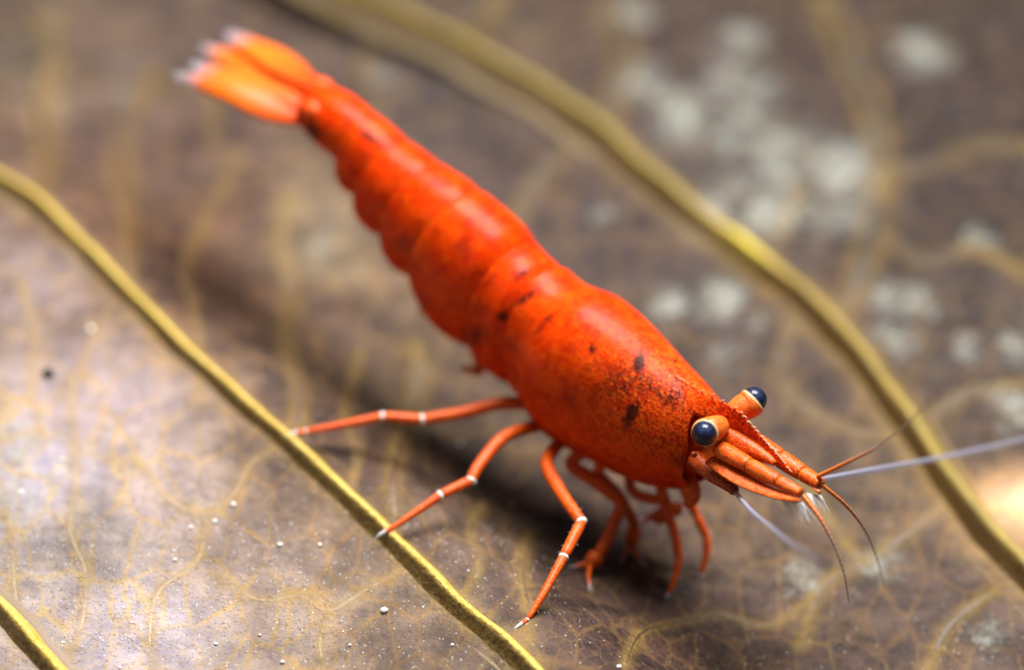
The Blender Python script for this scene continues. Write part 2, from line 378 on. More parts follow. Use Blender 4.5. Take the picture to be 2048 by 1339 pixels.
# broad colour of the blade (paler towards one side, darker at the other)
ctrl = [(60,60,125,118,105),(250,50,140,122,112),(450,40,122,108,100),(120,200,165,148,130),(200,250,132,110,108),(350,300,138,114,104),(450,420,142,108,90),(330,500,138,98,76),(420,560,134,92,74),(520,620,142,112,98),
 (620,420,160,145,125),(650,500,168,155,130),(700,650,152,130,110),(850,700,138,118,95),(900,800,132,112,85),(700,900,122,90,74),(60,560,175,160,152),(200,800,192,176,164),(100,950,198,187,175),(300,1000,197,180,160),
 (180,1060,165,158,152),(300,1250,198,186,172),(600,1250,184,168,150),(500,1100,176,160,146),(650,1000,158,138,122),(800,1280,158,142,128),(950,1320,155,138,124),(1250,1300,112,86,80),(1500,1300,124,98,84),(1600,1200,132,112,102),
 (1800,1200,132,116,108),(1950,1250,138,122,112),(1700,1000,142,126,106),(1550,1100,152,132,106),(1250,1050,128,104,92),(1650,700,112,98,98),(1550,650,120,106,100),(1300,500,112,100,100),(1100,350,106,95,99),(900,200,112,102,102),
 (800,130,116,105,106),(1000,60,126,112,95),(1150,60,116,100,86),(1300,60,95,84,86),(1500,300,112,108,104),(1650,100,84,70,70),(1850,250,68,54,62),(2000,280,60,45,55),(1950,60,72,58,55),(1850,450,86,72,68),(2000,450,78,66,66),
 (1900,650,110,100,92),(2000,720,116,108,100),(1950,850,122,106,92),(2060,1020,215,180,140)]
cp = np.array([on_leaf(c[0], c[1])[:2] for c in ctrl]); cc = np.array([lin(*c[2:])[:3] for c in ctrl])
num = np.zeros((len(flat_xy), 3)); den = np.zeros(len(flat_xy))
for k in range(len(cp)):
    w = 1.0/(((flat_xy-cp[k])**2).sum(1)+1.2)**1.6; num += w[:, None]*cc[k]; den += w
tone = num/den[:, None]
tone_k = lambda t: t*(.10+.44*np.clip((t.mean(1, keepdims=True)-.04)/.36, 0, 1.3))
cool = lambda t: t*(1+np.clip((t.mean(1, keepdims=True)-.12)/.2, 0, 1)*(V(.92, .97, 1.28)-1))
sat = lambda t: np.clip(t.mean(1, keepdims=True)+(t-t.mean(1, keepdims=True))*1.3, .004, 1)
tone = sat(cool(tone_k(tone)))
deps = [(1290,150,55,.7),(1370,230,65,.95),(1335,240,40,.9),(1480,60,55,.6),(1470,130,60,.6),(1550,290,60,.7),(1560,340,50,.7),(1680,350,75,1),(1705,335,40,1),(1430,430,60,.8),(1530,420,55,1),(1685,430,45,.7),
 (1850,90,55,.9),(1340,610,36,.95),(1440,600,52,1),(1515,640,32,.6),(1780,600,42,.7),(1830,610,42,.8),(1790,672,40,.7),(1960,480,42,.5),(2030,820,42,.9),(1930,700,40,.5),(2020,700,40,.5),(650,490,42,.5),(1260,0,60,.6),(1330,190,50,.6),(1420,180,70,.5),(1510,170,60,.5),(1450,280,70,.45),(1620,300,70,.5),(1590,400,60,.6),(1480,380,70,.5),(1620,440,60,.5),(1390,420,40,.5),
 (1500,220,60,.5),(1600,1160,40,.5),(1760,1130,40,.5),(1980,1280,40,.5),(760,130,40,.4),(250,90,40,.4),(240,170,40,.4),(1450,720,40,.4),(1200,430,40,.3),(30,880,50,.5),(40,1000,60,.5)]
dep = np.zeros(len(flat_xy))
for px, py, r, s in deps:
    c = on_leaf(px, py); d2 = ((flat_xy[:, 0]-c[0]))**2+((flat_xy[:, 1]-c[1])*.75)**2; dep = np.maximum(dep, s*np.exp(-d2/(r*PXMM*1.12)**2))
Z += .10*dep
cx = on_leaf(2075, 1040); Z += .9*np.exp(-((flat_xy[:, 0]-cx[0])**2+(flat_xy[:, 1]-cx[1])**2)/1.1**2)
cxx = on_leaf(2062, 1035); ck = np.exp(-((flat_xy[:, 0]-cxx[0])**2+(flat_xy[:, 1]-cxx[1])**2)/1.0**2)[:, None]; tone = tone*(1-ck)+ck*V(1.0, .72, .42)*1.1
finea = np.clip((6-flat_xy[:, 1])/8, 0, 1)
ng, mg = X.shape
G = np.stack([X, Y, Z.reshape(X.shape)], -1)
I = np.arange(ng*mg).reshape(ng, mg)
Fq = np.stack([I[:-1, :-1], I[1:, :-1], I[1:, 1:], I[:-1, 1:]], -1).reshape(-1, 4)
# lower skin and rim, so that the blade has thickness
Gb = G.copy(); Gb[..., 2] -= .30
bs = max(1, 1); nv = ng*mg
rim = np.concatenate([I[0, :], I[1:, -1], I[-1, -2::-1], I[-2:0:-1, 0]])
rb = np.arange(len(rim))+nv
Fr = np.stack([rim, np.roll(rim, -1), np.roll(rb, -1), rb], -1)
allv = np.concatenate([G.reshape(-1, 3), Gb.reshape(-1, 3)[rim]])*MM
me = bpy.data.meshes.new('blade'); AF = np.concatenate([Fq, Fr])
me.vertices.add(len(allv)); me.vertices.foreach_set('co', allv.ravel())
me.loops.add(AF.size); me.loops.foreach_set('vertex_index', AF.ravel().astype(np.int32))
me.polygons.add(len(AF)); me.polygons.foreach_set('loop_start', np.arange(0, AF.size, 4, dtype=np.int32))
me.polygons.foreach_set('use_smooth', np.ones(len(AF), bool)); me.update(calc_edges=True); me.validate()
pad = lambda a: np.concatenate([a, a[rim]])
for k, a in (('veinprox', vp), ('deposit', dep), ('fine', finea), ('paleness', np.clip((tone.mean(1)-.07)/.14, 0, 1))):
    at = me.attributes.new(k, 'FLOAT', 'POINT'); at.data.foreach_set('value', pad(a).astype(np.float32))
at = me.attributes.new('tone', 'FLOAT_COLOR', 'POINT'); at.data.foreach_set('color', np.concatenate([pad(tone), np.ones((len(allv), 1))], 1).astype(np.float32).ravel())
me.materials.append(M_LEAF)
blade = bpy.data.objects.new('blade', me); COL.objects.link(blade); blade.parent = leaf

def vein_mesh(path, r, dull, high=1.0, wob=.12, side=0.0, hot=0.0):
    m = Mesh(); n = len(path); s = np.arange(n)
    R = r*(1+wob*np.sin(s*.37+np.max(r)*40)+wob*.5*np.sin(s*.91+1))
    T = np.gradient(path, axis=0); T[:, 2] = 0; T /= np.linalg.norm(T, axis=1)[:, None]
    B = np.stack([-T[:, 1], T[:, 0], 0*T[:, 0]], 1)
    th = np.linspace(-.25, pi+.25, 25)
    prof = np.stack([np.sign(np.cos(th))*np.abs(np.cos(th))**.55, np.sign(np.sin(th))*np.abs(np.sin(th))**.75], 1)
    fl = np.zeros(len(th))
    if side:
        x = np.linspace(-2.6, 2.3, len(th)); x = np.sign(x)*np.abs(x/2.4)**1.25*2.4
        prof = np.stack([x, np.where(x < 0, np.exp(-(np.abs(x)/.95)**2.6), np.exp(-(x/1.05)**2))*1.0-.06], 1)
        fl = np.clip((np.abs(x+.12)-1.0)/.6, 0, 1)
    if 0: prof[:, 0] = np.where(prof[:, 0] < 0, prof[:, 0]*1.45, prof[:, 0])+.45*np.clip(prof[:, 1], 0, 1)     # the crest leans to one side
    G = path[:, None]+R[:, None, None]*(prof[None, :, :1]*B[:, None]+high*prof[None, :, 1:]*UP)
    flank_shade = np.repeat(np.clip((-.18-prof[:, 0])/.30, 0, 1)[None, :], n, 0)*side  # mask for the painted shade: only one flank of the ridge darkens
    m.grid(G, att0=0.0, dull=np.repeat(np.broadcast_to(dull, (n,))[:, None], 25, 1), side=flank_shade, hot=np.repeat(np.broadcast_to(hot, (n,))[:, None], 25, 1), edge=np.repeat(fl[None, :], n, 0))
    return m
def add_tone(o):
    q = np.array([v.co[:2] for v in o.data.vertices])/MM; num = np.zeros((len(q), 3)); den = np.zeros(len(q))
    for k in range(len(cp)):
        w = 1.0/(((q-cp[k])**2).sum(1)+1.2)**1.6; num += w[:, None]*cc[k]; den += w
    at = o.data.attributes.new('tone', 'FLOAT_COLOR', 'POINT'); at.data.foreach_set('color', np.concatenate([sat(cool(tone_k(num/den[:, None]))), np.ones((len(q), 1))], 1).astype(np.float32).ravel())
for path, r, dull in lat_paths:
    dl = dull*(1-np.exp(-(np.linalg.norm(path-on_leaf(1500, 498), axis=1)/1.7)**2))
    n = len(path); tp = np.clip(np.minimum(np.arange(n)+3, n+2-np.arange(n))/24.0, .12, 1)
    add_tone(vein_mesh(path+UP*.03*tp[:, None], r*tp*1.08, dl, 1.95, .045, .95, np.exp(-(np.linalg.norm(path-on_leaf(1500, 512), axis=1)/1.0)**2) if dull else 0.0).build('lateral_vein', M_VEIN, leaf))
for path, r in crs_paths:
    n = len(path); rr = r*(np.linspace(1.0, .72, n)+.7*np.exp(-np.arange(n)/3.0))
    tp = np.clip(np.minimum(np.arange(n)+2, n+1-np.arange(n))/8.0, .25, 1)
    o = vein_mesh(path+UP*(.26*r), rr*tp*(.58 if r < .13 else .85)*(1+.12*np.sin(np.arange(n)*.9+r*90)*(r < .13)), .8, .34, .16).build('cross_vein', M_CROSS, leaf)
    add_tone(o)

# ground under the leaf
g = Mesh(); xs = np.linspace(-600, 600, 41)
GX, GY = np.meshgrid(xs, xs, indexing='ij'); g.grid(np.stack([GX, GY, -8.6+0*GX], -1))
Mg = Mat('dark_substrate'); Mg.set(Base_Color=Mg.mix(Mg.noise(.4, 5, .6), (.03, .022, .018, 1), (.09, .065, .05, 1)), Roughness=.85)
gr = g.build('ground', Mg.m); gr['kind'] = 'structure'

# ------------------------------------------------------------------ the shrimp
base = V(*(MID+HEAD*-4)); base[2] = float(leaf_z(base[0], base[1]))
shrimp = empty('shrimp', base, 'bright red orange shrimp with black eyes standing on the dead leaf', 'shrimp')
def part(m, name, mat, parent=None): return m.build(name, mat, parent or shrimp, base)
def sub(m, name, mat, parent): return m.build(name, mat, parent, base)

stations = [((655,170),(600,252)), ((702,192),(634,288)), ((752,228),(676,328)), ((812,276),(716,412)), ((880,326),(768,490)), ((960,376),(826,576)), ((1036,440),(884,662)), ((1098,516),(938,706)), ((1140,550),(984,742)),
            ((1188,588),(1022,772)), ((1262,622),(1068,846)), ((1332,680),(1156,898)), ((1382,733),(1246,944)), ((1428,772),(1326,962)), ((1468,815),(1395,958))]
ASPECT = np.array([1.0, .95, .86, .80, .76, .74, .73, .73, .73, .74, .75, .75, .74, .70, .62])
cen = []; bb = []
for k, (u, l) in enumerate(stations):
    u = V(*u); l = V(*l); c = (u+l)/2; C = on_sag(*c)
    cen.append(C)
cen = np.array(cen)
Tst = np.gradient(cen, axis=0); Tst /= np.linalg.norm(Tst, axis=1)[:, None]
for k, (u, l) in enumerate(stations):
    u = V(*u); l = V(*l); n2 = unit(l-u); t2 = unit(project(cen[k]+Tst[k]*.1)-project(cen[k])); pn = V(-t2[1], t2[0]); half = abs((l-u)@pn)/2
    U = unit(UP-(UP@Tst[k])*Tst[k])
    eL = (project(cen[k]+RIGHT*.1)-project(cen[k]))/.1@pn; eU = (project(cen[k]+U*.1)-project(cen[k]))/.1@pn
    half *= (1.02, 1.04, 1.04, 1.03, 1.02, 1.0, .99)[k] if k < 7 else 1.0
    bb.append(half/math.hypot(ASPECT[k]*eL, eU))
bb = np.array(bb); aa = bb*ASPECT
def interp(A, w):
    A = np.asarray(A, float); w = np.clip(np.asarray(w, float), 0, len(A)-1-1e-6); i = np.floor(w).astype(int); f = (w-i)
    g_ = lambda j: A[np.clip(j, 0, len(A)-1)]
    if A.ndim > 1: f = f[..., None]
    p0, p1, p2, p3 = g_(i-1), g_(i), g_(i+1), g_(i+2)
    return .5*((2*p1)+(-p0+p2)*f+(2*p0-5*p1+4*p2-p3)*f*f+(-p0+3*p1-3*p2+p3)*f**3)
def section(w, th, mul=1.0, low=1.0):
    """points of the body skin at station w (array) and angle th (0 = right side, pi/2 = back)"""
    C = interp(cen, w); T = interp(Tst, w); T /= np.linalg.norm(T, axis=-1)[..., None]
    U = UP-(T@UP)[..., None]*T; U /= np.linalg.norm(U, axis=-1)[..., None]
    L = np.cross(T, U)           # towards the shrimp's right
    a = interp(aa, w)*mul; b = interp(bb, w)*mul
    ct, st = np.cos(th), np.sin(th)
    xx = np.sign(ct)*np.abs(ct)**.92; yy = np.where(st > 0, st, st*low)
    return C+(a*xx)[..., None]*L+(b*yy)[..., None]*U
NT = 112
th = np.linspace(0, 2*pi, NT, endpoint=False)
body = Mesh()
def pig_at(G, blobs):
    q = project(G.reshape(-1, 3)); side = ((G.reshape(-1, 3)-MID)@RIGHT) > -.6
    o = np.zeros(len(q))
    for px, py, rx, ry, ang, s in blobs:
        d = q-V(px, py); ca, sa = cos(ang), sin(ang)
        e = ((d[:, 0]*ca+d[:, 1]*sa)/rx)**2+((-d[:, 0]*sa+d[:, 1]*ca)/ry)**2
        o = np.maximum(o, s*np.exp(-e)*side)
    return o
blobs = [(1278,725,12,22,.3,1.25),(1290,765,40,30,.5,.62),(1345,795,45,32,.7,.62),(1262,828,12,30,.45,1.3),(1245,770,50,50,0,.52),(1300,770,60,24,.6,.6),(1185,698,10,12,0,.7),(1380,830,45,30,.6,.38),(1005,632,13,14,0,1.0),(945,672,32,26,-.7,.55),
 (1050,595,34,9,-.55,.75),(1090,645,8,50,.75,.55),(1045,545,30,12,-.6,.6),(930,500,30,40,.4,.32),(800,490,30,30,0,.35),(975,478,16,16,0,.5),(880,375,26,12,.5,.45),(825,335,14,10,.3,.6),(742,275,30,9,.5,.85),(625,262,16,22,-.6,.9),
 (695,250,18,8,.5,.45),(850,600,30,30,0,.3),(1350,720,7,7,0,.8),(1150,790,40,50,.2,.28),(1190,780,12,60,.3,.35),(1360,920,30,20,0,.5)]
# abdomen
bnd_d = [0.0, 1.95, 2.95, 3.95, 4.95, 6.55, 8.15]; bnd_v = [0.0, 2.05, 3.0, 4.0, 5.0, 7.0, 9.0]
lobe = [0.0, .27, .20, .16, .12, .10]; per = 34
for k in range(6):
    f = np.linspace(0, 1, per*(2 if k in (0, 4, 5) else 1)); m0 = []
    vfrac = np.clip((1-np.sin(th))/2, 0, 1)
    w0 = bnd_d[k]+(bnd_v[k]-bnd_d[k])*vfrac; w1 = bnd_d[k+1]+(bnd_v[k+1]-bnd_d[k+1])*vfrac
    Wg = w0[None, :]+(w1-w0)[None, :]*(f[:, None]*1.10 if k < 5 else f[:, None]*1.12)
    fe = f[:, None]
    mul = 1.0+.010*np.sin(pi*np.clip(fe*1.1, 0, 1))-.055*np.clip((fe-.60)/.40, 0, 1)**1.5
    mul = mul-.03*np.exp(-(fe/.02)**2)
    if k == 5: mul = mul-.05*np.clip((fe-.55)/.35, 0, 1)
    below = np.clip(-np.sin(th)*1.6+.25, 0, 1)[None, :]
    scal = (np.sin(pi*np.clip(.08+.88*fe**.75, 0, 1))**.6-.70)*lobe[k]*2.1
    mul = mul+below*scal
    G = section(Wg, np.broadcast_to(th, Wg.shape), mul, .93)
    # narrow groove along the hind edge of each ring
    body.grid(G, True, True, True, pigment=pig_at(G, blobs), grain=0.12)
# carapace
nf = 150; f = np.linspace(0, 1, nf)
s_th = np.sin(th)
wr = 8.12+(8.98-8.12)*np.clip((1-s_th)/2, 0, 1)
knots_deg = [-90, -62, -48, -34, -12, 10, 34, 52, 72, 90]; knots_w = [13.0, 13.28, 13.34, 13.34, 13.50, 13.72, 13.72, 13.74, 13.9, 14.0]
phi = np.degrees(np.arcsin(np.clip(s_th, -1, 1)))
we = np.interp(phi, knots_deg, knots_w)
Wg = wr[None, :]+(we-wr)[None, :]*f[:, None]
mul = 1.02+.015*np.sin(pi*f[:, None])+.03*np.exp(-f[:, None]/.05)-.03*np.exp(-(f[:, None]/.008)**2)-.02*np.exp(-((1-f[:, None])/.01)**2)+0*th[None, :]
cg = np.exp(-(((f[:, None]-.56)/.05)**2+((np.sin(th)[None, :]-.25)/.35)**2)); mul = mul-.022*cg
Gc = section(Wg, np.broadcast_to(th, Wg.shape), mul, .98)
gr_a = np.clip((f-.35)/.3, 0, 1)[:, None]*np.ones(NT)[None, :]*np.clip(s_th+.7, 0, 1)[None, :]
body.grid(Gc, True, False, False, pigment=pig_at(Gc, blobs), grain=np.clip(gr_a, .1, 1))
Gi = section(Wg[::-3], np.broadcast_to(th, Wg[::-3].shape), mul[::-3]*.955, .98)     # inner face of the shell
body.grid(Gi, True, False, False, pigment=.25, grain=0.0)
rimG = np.stack([Gc[-1], Gi[0]]); body.grid(rimG, True, pigment=.3, grain=0.0)
# head core inside the front opening
Wh = np.linspace(12.4, 14.6, 26)[:, None]+0*th[None, :]
tp = np.linspace(0, 1, 26)[:, None]; mh = .86*(1-.55*tp**1.8)+0*th[None, :]
Gh = section(Wh, np.broadcast_to(th, Wh.shape), mh, .9)-UP*0.0
body.grid(Gh, True, False, True, pigment=.18*np.ones(Gh.shape[:2]), grain=.3)
# rostrum: keeled blade
sec1 = lambda w, deg, m=1.0: section(np.array([[w]]), np.array([[radians(deg)]]), np.array([[m]]), 1.0)[0, 0]
ridge_px = [(1468,815),(1504,852),(1536,888),(1560,916),(1582,944)]
car_px = [(1458,858),(1489,880),(1520,901),(1549,922),(1580,946)]
car_lat = [.22, .18, .14, .10, .02]
ridge = catmull([sec1(12.0, 90, .94), sec1(12.7, 90, 1.03), sec1(13.3, 90, 1.08)]+[on_sag(*p) for p in ridge_px], 10)
car = catmull([sec1(12.0, 62, .86), sec1(12.7, 62, .95), sec1(13.3, 58, 1.0)]+[on_sag(*p, l) for p, l in zip(car_px, car_lat)], 10)
lat = (car-MID)@RIGHT
carL = car-2*lat[:, None]*RIGHT
keel = (car+carL)/2-UP*np.linspace(.05, .28, len(car))[:, None]*np.linspace(1, .05, len(car))[:, None]*5.5
rows = []
def arcmix(A, B, t, bulge):
    return A*(1-t)+B*t+UP*bulge*np.sin(pi*t)
for t in np.linspace(0, 1, 7)[:-1]: rows.append(arcmix(ridge, car, t, .035))
for t in np.linspace(0, 1, 4)[:-1]: rows.append(arcmix(car, keel, t, -.0))
for t in np.linspace(0, 1, 4)[:-1]: rows.append(arcmix(keel, carL, t, -.0))
for t in np.linspace(0, 1, 7)[:-1]: rows.append(arcmix(carL, ridge, t, .035))
body.grid(np.stack(rows, 1), True, True, True, pigment=0.0, grain=.9)
bo = part(body, 'body', M_SHELL)
# saw teeth along the ridge
tm = Mesh()
for q in np.linspace(13, len(ridge)-4, 26):
    i = int(q+random.uniform(-.4, .4)); P = ridge[i]; d = unit(ridge[i+1]-ridge[i]); up = unit(UP-(UP@d)*d); h = .15*(1-.45*(q/len(ridge)))*random.uniform(.7, 1.15)
    tube(tm, [P-up*.05, P+up*h*.45+d*.05, P+up*h+d*.15], [.036, .022, .004], 6)
part(tm, 'tooth_row', M_TOOTH)

# eyes on their stalks
def eye(px, py, lat, r, root_px, root_lat, look, sr):
    c = on_sag(px, py, lat); rt = on_sag(*root_px, root_lat); ax = unit(look)
    m = Mesh(); P = catmull([rt, rt*.5+c*.5+UP*.03, c-ax*r*.55, c-ax*r*.10], 6)
    tube(m, P, np.interp(np.linspace(0, 1, len(P)), [0, .3, .75, .95, 1], [sr*.72, sr*.9, sr*1.02, sr*1.0, sr*.93]), 24, pale=0.0, pigment=0.0)
    st = part(m, 'eye_stalk', M_STALK)
    e = Mesh(); ball(e, c, r*.97, 36, 26, ax, (1, 1, 1.0), cap=lambda z: z)
    sub(e, 'eye', M_EYE, st)
    e = Mesh(); z = unit(ax); x = unit(np.cross(V(.3, .1, 1), z)); y = np.cross(z, x); a_ = np.linspace(0, 2*pi, 41)
    tube(e, c-z*r*.12+(np.cos(a_)[:, None]*x+np.sin(a_)[:, None]*y)*r*.955, .055*r/.45, 10, caps=False); sub(e, 'eye_rim', M_RIM, st)
cam_dir = unit(CAM-EYE_N)
eye(1409, 866, 1.12, .385, (1442, 850), .35, unit(cam_dir*.85+RIGHT*.40-UP*.12), .42)
eye(1508, 799, -1.05, .40, (1458, 836), -.25, unit(-RIGHT*.85+UP*.45+HEAD*.15), .43)

# antennal parts of the face
def limb(name, px, lats, rad, mat, seg=18, n=6, parent=None, flat=1.0, joints=()):
    P = catmull([on_sag(*p, l) for p, l in zip(px, lats)], n); R = np.interp(np.linspace(0, len(px)-1, len(P)), range(len(px)), rad)
    m = Mesh(); tube(m, P, R, seg, flat, pale=0.0, pigment=0.0); o = part(m, name, mat) if parent is None else sub(m, name, mat, parent)
    return o, P
def peduncle(pxs, lats, rads):
    o = None
    for k in range(len(pxs)-1):
        A = on_sag(*pxs[k], lats[k]); B = on_sag(*pxs[k+1], lats[k+1]); r0, r1 = rads[k], rads[k+1]
        t = np.linspace(0, 1, 12)[:, None]; P = A+(B-A)*t; tq = t[:, 0]
        R = (r0+(r1-r0)*tq)*(1+.05*np.sin(pi*tq))*np.where(tq > .97, .90, np.where(tq < .03, .92, 1)); R[-2] *= 1.02
        m = Mesh(); tube(m, P, R, 20, .92, pale=0.0, pigment=np.where(tq > .98, .35, 0))
        if o is None: o = part(m, 'antennule_stalk', M_HEAD)
        else: sub(m, 'segment', M_HEAD, o)
    return o
peduncle([(1438,896),(1500,930),(1558,962),(1602,986)], [.72,.78,.76,.70], [.28,.235,.21,.16])
peduncle([(1500,880),(1560,916),(1606,946),(1642,968)], [-.42,-.46,-.46,-.44], [.34,.29,.25,.19])
# upper head plate between eye and stalk
limb('brow_plate', [(1446,864),(1480,883),(1515,903),(1550,926)], [.2,.22,.2,.18], [.31,.29,.22,.09], M_HEAD)

# antennal scales: flat pointed plates
def plate(px_c, lats, half_px, normal, thick, mat, name, tip_pow=.6, parent=None, nn=30, nw=11, wdir=None, curl=0.0):
    C = catmull([on_sag(*p, l) for p, l in zip(px_c, lats)], nn//(len(px_c)-1)); n = len(C); t = np.linspace(0, 1, n)
    Wd = np.interp(t, np.linspace(0, 1, len(half_px)), half_px)*PXMM
    T = np.gradient(C, axis=0); T /= np.linalg.norm(T, axis=1)[:, None]
    S = np.cross(T, normal); S /= np.linalg.norm(S, axis=1)[:, None]; N = np.cross(S, T)
    u = np.linspace(-1, 1, nw); m = Mesh()
    top = C[:, None]+(Wd[:, None]*u[None, :])[..., None]*S[:, None]+(thick*(1-u**2)+curl*u**2)[None, :, None]*N[:, None]
    bot = C[:, None]+(Wd[:, None]*u[None, :])[..., None]*S[:, None]+(-thick*(1-u**2)*.6+curl*u**2)[None, :, None]*N[:, None]
    Gp = np.concatenate([top, bot[:, -2:0:-1]], 1)
    al = np.repeat(t[:, None], Gp.shape[1], 1)
    m.grid(Gp, True, True, True, along=al, pale=0.0, pigment=0.0)
    return part(m, name, mat) if parent is None else sub(m, name, mat, parent)
nrm = unit(UP*.95+RIGHT*.15-HEAD*.1)
plate([(1420,918),(1482,957),(1545,985),(1602,1002)], [1.0,1.1,1.05,.9], [15,19,17,12,2], nrm, .06, M_HEAD, 'antennal_scale')
plate([(1500,870),(1560,920),(1610,958),(1640,985)], [-.95,-1.05,-1.0,-.9], [14,20,18,12,3], unit(UP*.8-RIGHT*.5), .06, M_HEAD, 'antennal_scale')
plate([(1400,885),(1460,915),(1525,945),(1596,985)], [.35,.42,.45,.45], [44,38,26,14,3], unit(UP*.6+RIGHT*.75), .10, M_HEAD, 'snout_plate')
# hair fringes at the scale tips
def fringe(root_px, lat0, lat1, dirv, L, n):
    m = Mesh()
    for k in range(n):
        t = k/(n-1); A = on_sag(root_px[0][0]*(1-t)+root_px[1][0]*t, root_px[0][1]*(1-t)+root_px[1][1]*t, lat0*(1-t)+lat1*t)
        d = unit(dirv+rng.normal(0, .13, 3)); l = L*random.uniform(.6, 1.1)
        tube(m, [A, A+d*l*.5-UP*.02, A+d*l-UP*.07], [.016, .013, .004], 5)
    return part(m, 'hair_fringe', M_SETA)
fringe([(1560,994),(1606,1004)], .95, .85, unit(HEAD*.8-UP*.45+RIGHT*.1), .75, 34)
fringe([(1612,985),(1642,990)], .1, -.6, unit(HEAD*.8-UP*.6), .6, 26)
# base of the near antenna, ending in a round joint
limb('antenna_base', [(1392,918),(1416,940),(1445,962),(1468,978)], [.75,.9,1.0,1.05], [.30,.27,.20,.15], M_DARK)
m = Mesh(); ball(m, on_sag(1467, 978, 1.05), .17, 18, 12, pale=0.0, pigment=.35); part(m, 'antenna_joint', M_DARK)
m = Mesh(); ball(m, on_sag(1388, 908, 1.2), .10, 14, 10, pale=.0, pigment=0.2); part(m, 'cheek_spine', M_DARK)

def flagellum(name, px, lats, r0, r1, mat, ringed=True, n=22):
    P = catmull([on_sag(*p, l) for p, l in zip(px, lats)], n); k = len(P); t = np.linspace(0, 1, k)
    R = r0+(r1-r0)*t
    ring = ((np.arange(k) % 4) == 0).astype(float) if ringed else np.zeros(k)
    m = Mesh(); tube(m, P, R*(1+.14*ring), 8, along=t, ring=ring*.8*np.clip(t*3, 0, 1)); return part(m, name, mat)
flagellum('antennule', [(1606,990),(1640,1035),(1668,1088),(1688,1145),(1698,1205)], [.44,.5,.55,.6,.6], .075, .022, M_FLAG)
flagellum('antennule', [(1642,968),(1690,1008),(1728,1056),(1752,1110),(1770,1175)], [-.5,-1.2,-1.9,-2.4,-2.8], .065, .022, M_FLAG)
flagellum('antennule', [(1636,952),(1690,926),(1742,900),(1770,882),(1840,822),(1930,728)], [-.46,-.6,-.7,-.8,-.9,-1.0], .072, .014, M_FLAG, False)
flagellum('antenna', [(1640,958),(1760,936),(1900,911),(2060,874),(2200,835)], [-1.2,-4.2,-7.2,-10.0,-12.5], .085, .07, M_ANT, False)
flagellum('antenna', [(1470,982),(1500,1018),(1545,1056),(1590,1090),(1640,1118)], [1.05,1.9,2.9,3.9,4.8], .08, .035, M_ANT, False)

# ------------------------------------------------------------------ walking legs
def hip(w, lat):
    C = interp(cen, np.array([w]))[0]; b = float(interp(bb, np.array([w]))[0]); return C+RIGHT*lat-UP*.72*b
def leg(px, base_lat, hw, tip_px, radii, joints, claw=True, mat=M_LIMB, jm_mat=None, jk=1.1, tip_lift=.04, tip3=None, mid_out=0.0):
    """px: joint pixels from the body to the foot; depth runs evenly from the hip (at lateral offset) to the foot on the leaf"""
    A = hip(hw, base_lat); px = [tuple(project(A))]+list(px[1:]); B = on_leaf(*px[-1], tip_lift) if tip3 is None else tip3
    dA = (A-CAM)@c_f-DIST; dB = (B-CAM)@c_f-DIST
    radii = [q*.80 for q in radii]; L = [0]
    for a, b in zip(px[:-1], px[1:]): L.append(L[-1]+math.hypot(b[0]-a[0], b[1]-a[1]))
    L = np.array(L)/L[-1]
    P = [at_depth(p[0], p[1], dA+(dB-dA)*s-mid_out*sin(pi*s)) for p, s in zip(px, L)]
    P[0] = A; P[-1] = B
    m = Mesh(); marks = sorted(set([0]+list(joints)+[len(px)-1]))
    for a, b in zip(marks[:-1], marks[1:]):
        seg = catmull(P[a:b+1], 8) if b-a > 1 else P[a]+(P[b]-P[a])*np.linspace(0, 1, 9)[:, None]
        r = np.interp(np.linspace(a, b, len(seg)), range(len(px)), radii)
        tq = np.linspace(0, 1, len(seg)); r = r*(1+.06*np.sin(pi*tq))*np.where((tq < .02) | (tq > .98), .78, 1)
        tube(m, seg, r, 12, pale=0.0, pigment=0.0)
    o = part(m, 'leg', mat)
    for j in joints:
        jm = Mesh(); ball(jm, P[j]-cam_dir*0, radii[j]*jk, 12, 8, P[j]-P[j-1], (1, 1, .55)); sub(jm, 'joint', jm_mat or M_JOINT, o)
    if claw:
        d = unit(P[-1]-P[-2]); cm = Mesh(); e = P[-1]+d*.12
        tube(cm, [P[-1]-d*.22, P[-1]-d*.02, P[-1]+d*.16, P[-1]+d*.34-UP*.08], [radii[-1]*1.15, radii[-1]*1.1, radii[-1]*.8, .014], 8); sub(cm, 'claw', M_CLAW, o)
    # stiff hairs
    hm = Mesh()
    for a in range(1, len(P)-1):
        for s in np.linspace(.15, .9, 5):
            q = P[a]+(P[a+1]-P[a])*s; d = unit(P[a+1]-P[a]); sidev = unit(np.cross(d, cam_dir))*random.choice((-1, 1))
            rr = radii[a]; tube(hm, [q+sidev*rr*.8, q+sidev*(rr+.06)+d*.08], [.010, .003], 4)
    sub(hm, 'hair_row', M_SETA, o)
    return P
leg([(1052,776),(1000,806),(930,824),(845,838),(765,832),(690,848),(612,862),(590,866)], .9, 9.35, None, [.26,.25,.23,.21,.18,.15,.11,.09], [3,4,6], tip_lift=.50)
leg([(1072,812),(1015,870),(962,925),(942,960),(880,990),(828,1026),(782,1056),(770,1062)], .9, 9.8, None, [.25,.23,.22,.20,.18,.13,.09,.07], [3,4], mid_out=.5, tip_lift=.50)
leg([(1092,840),(1094,920),(1116,975),(1163,1043),(1127,1113),(1086,1188),(1055,1238),(1042,1247)], .9, 10.2, None, [.24,.24,.24,.21,.19,.14,.09,.07], [3,4,6], mid_out=1.0)

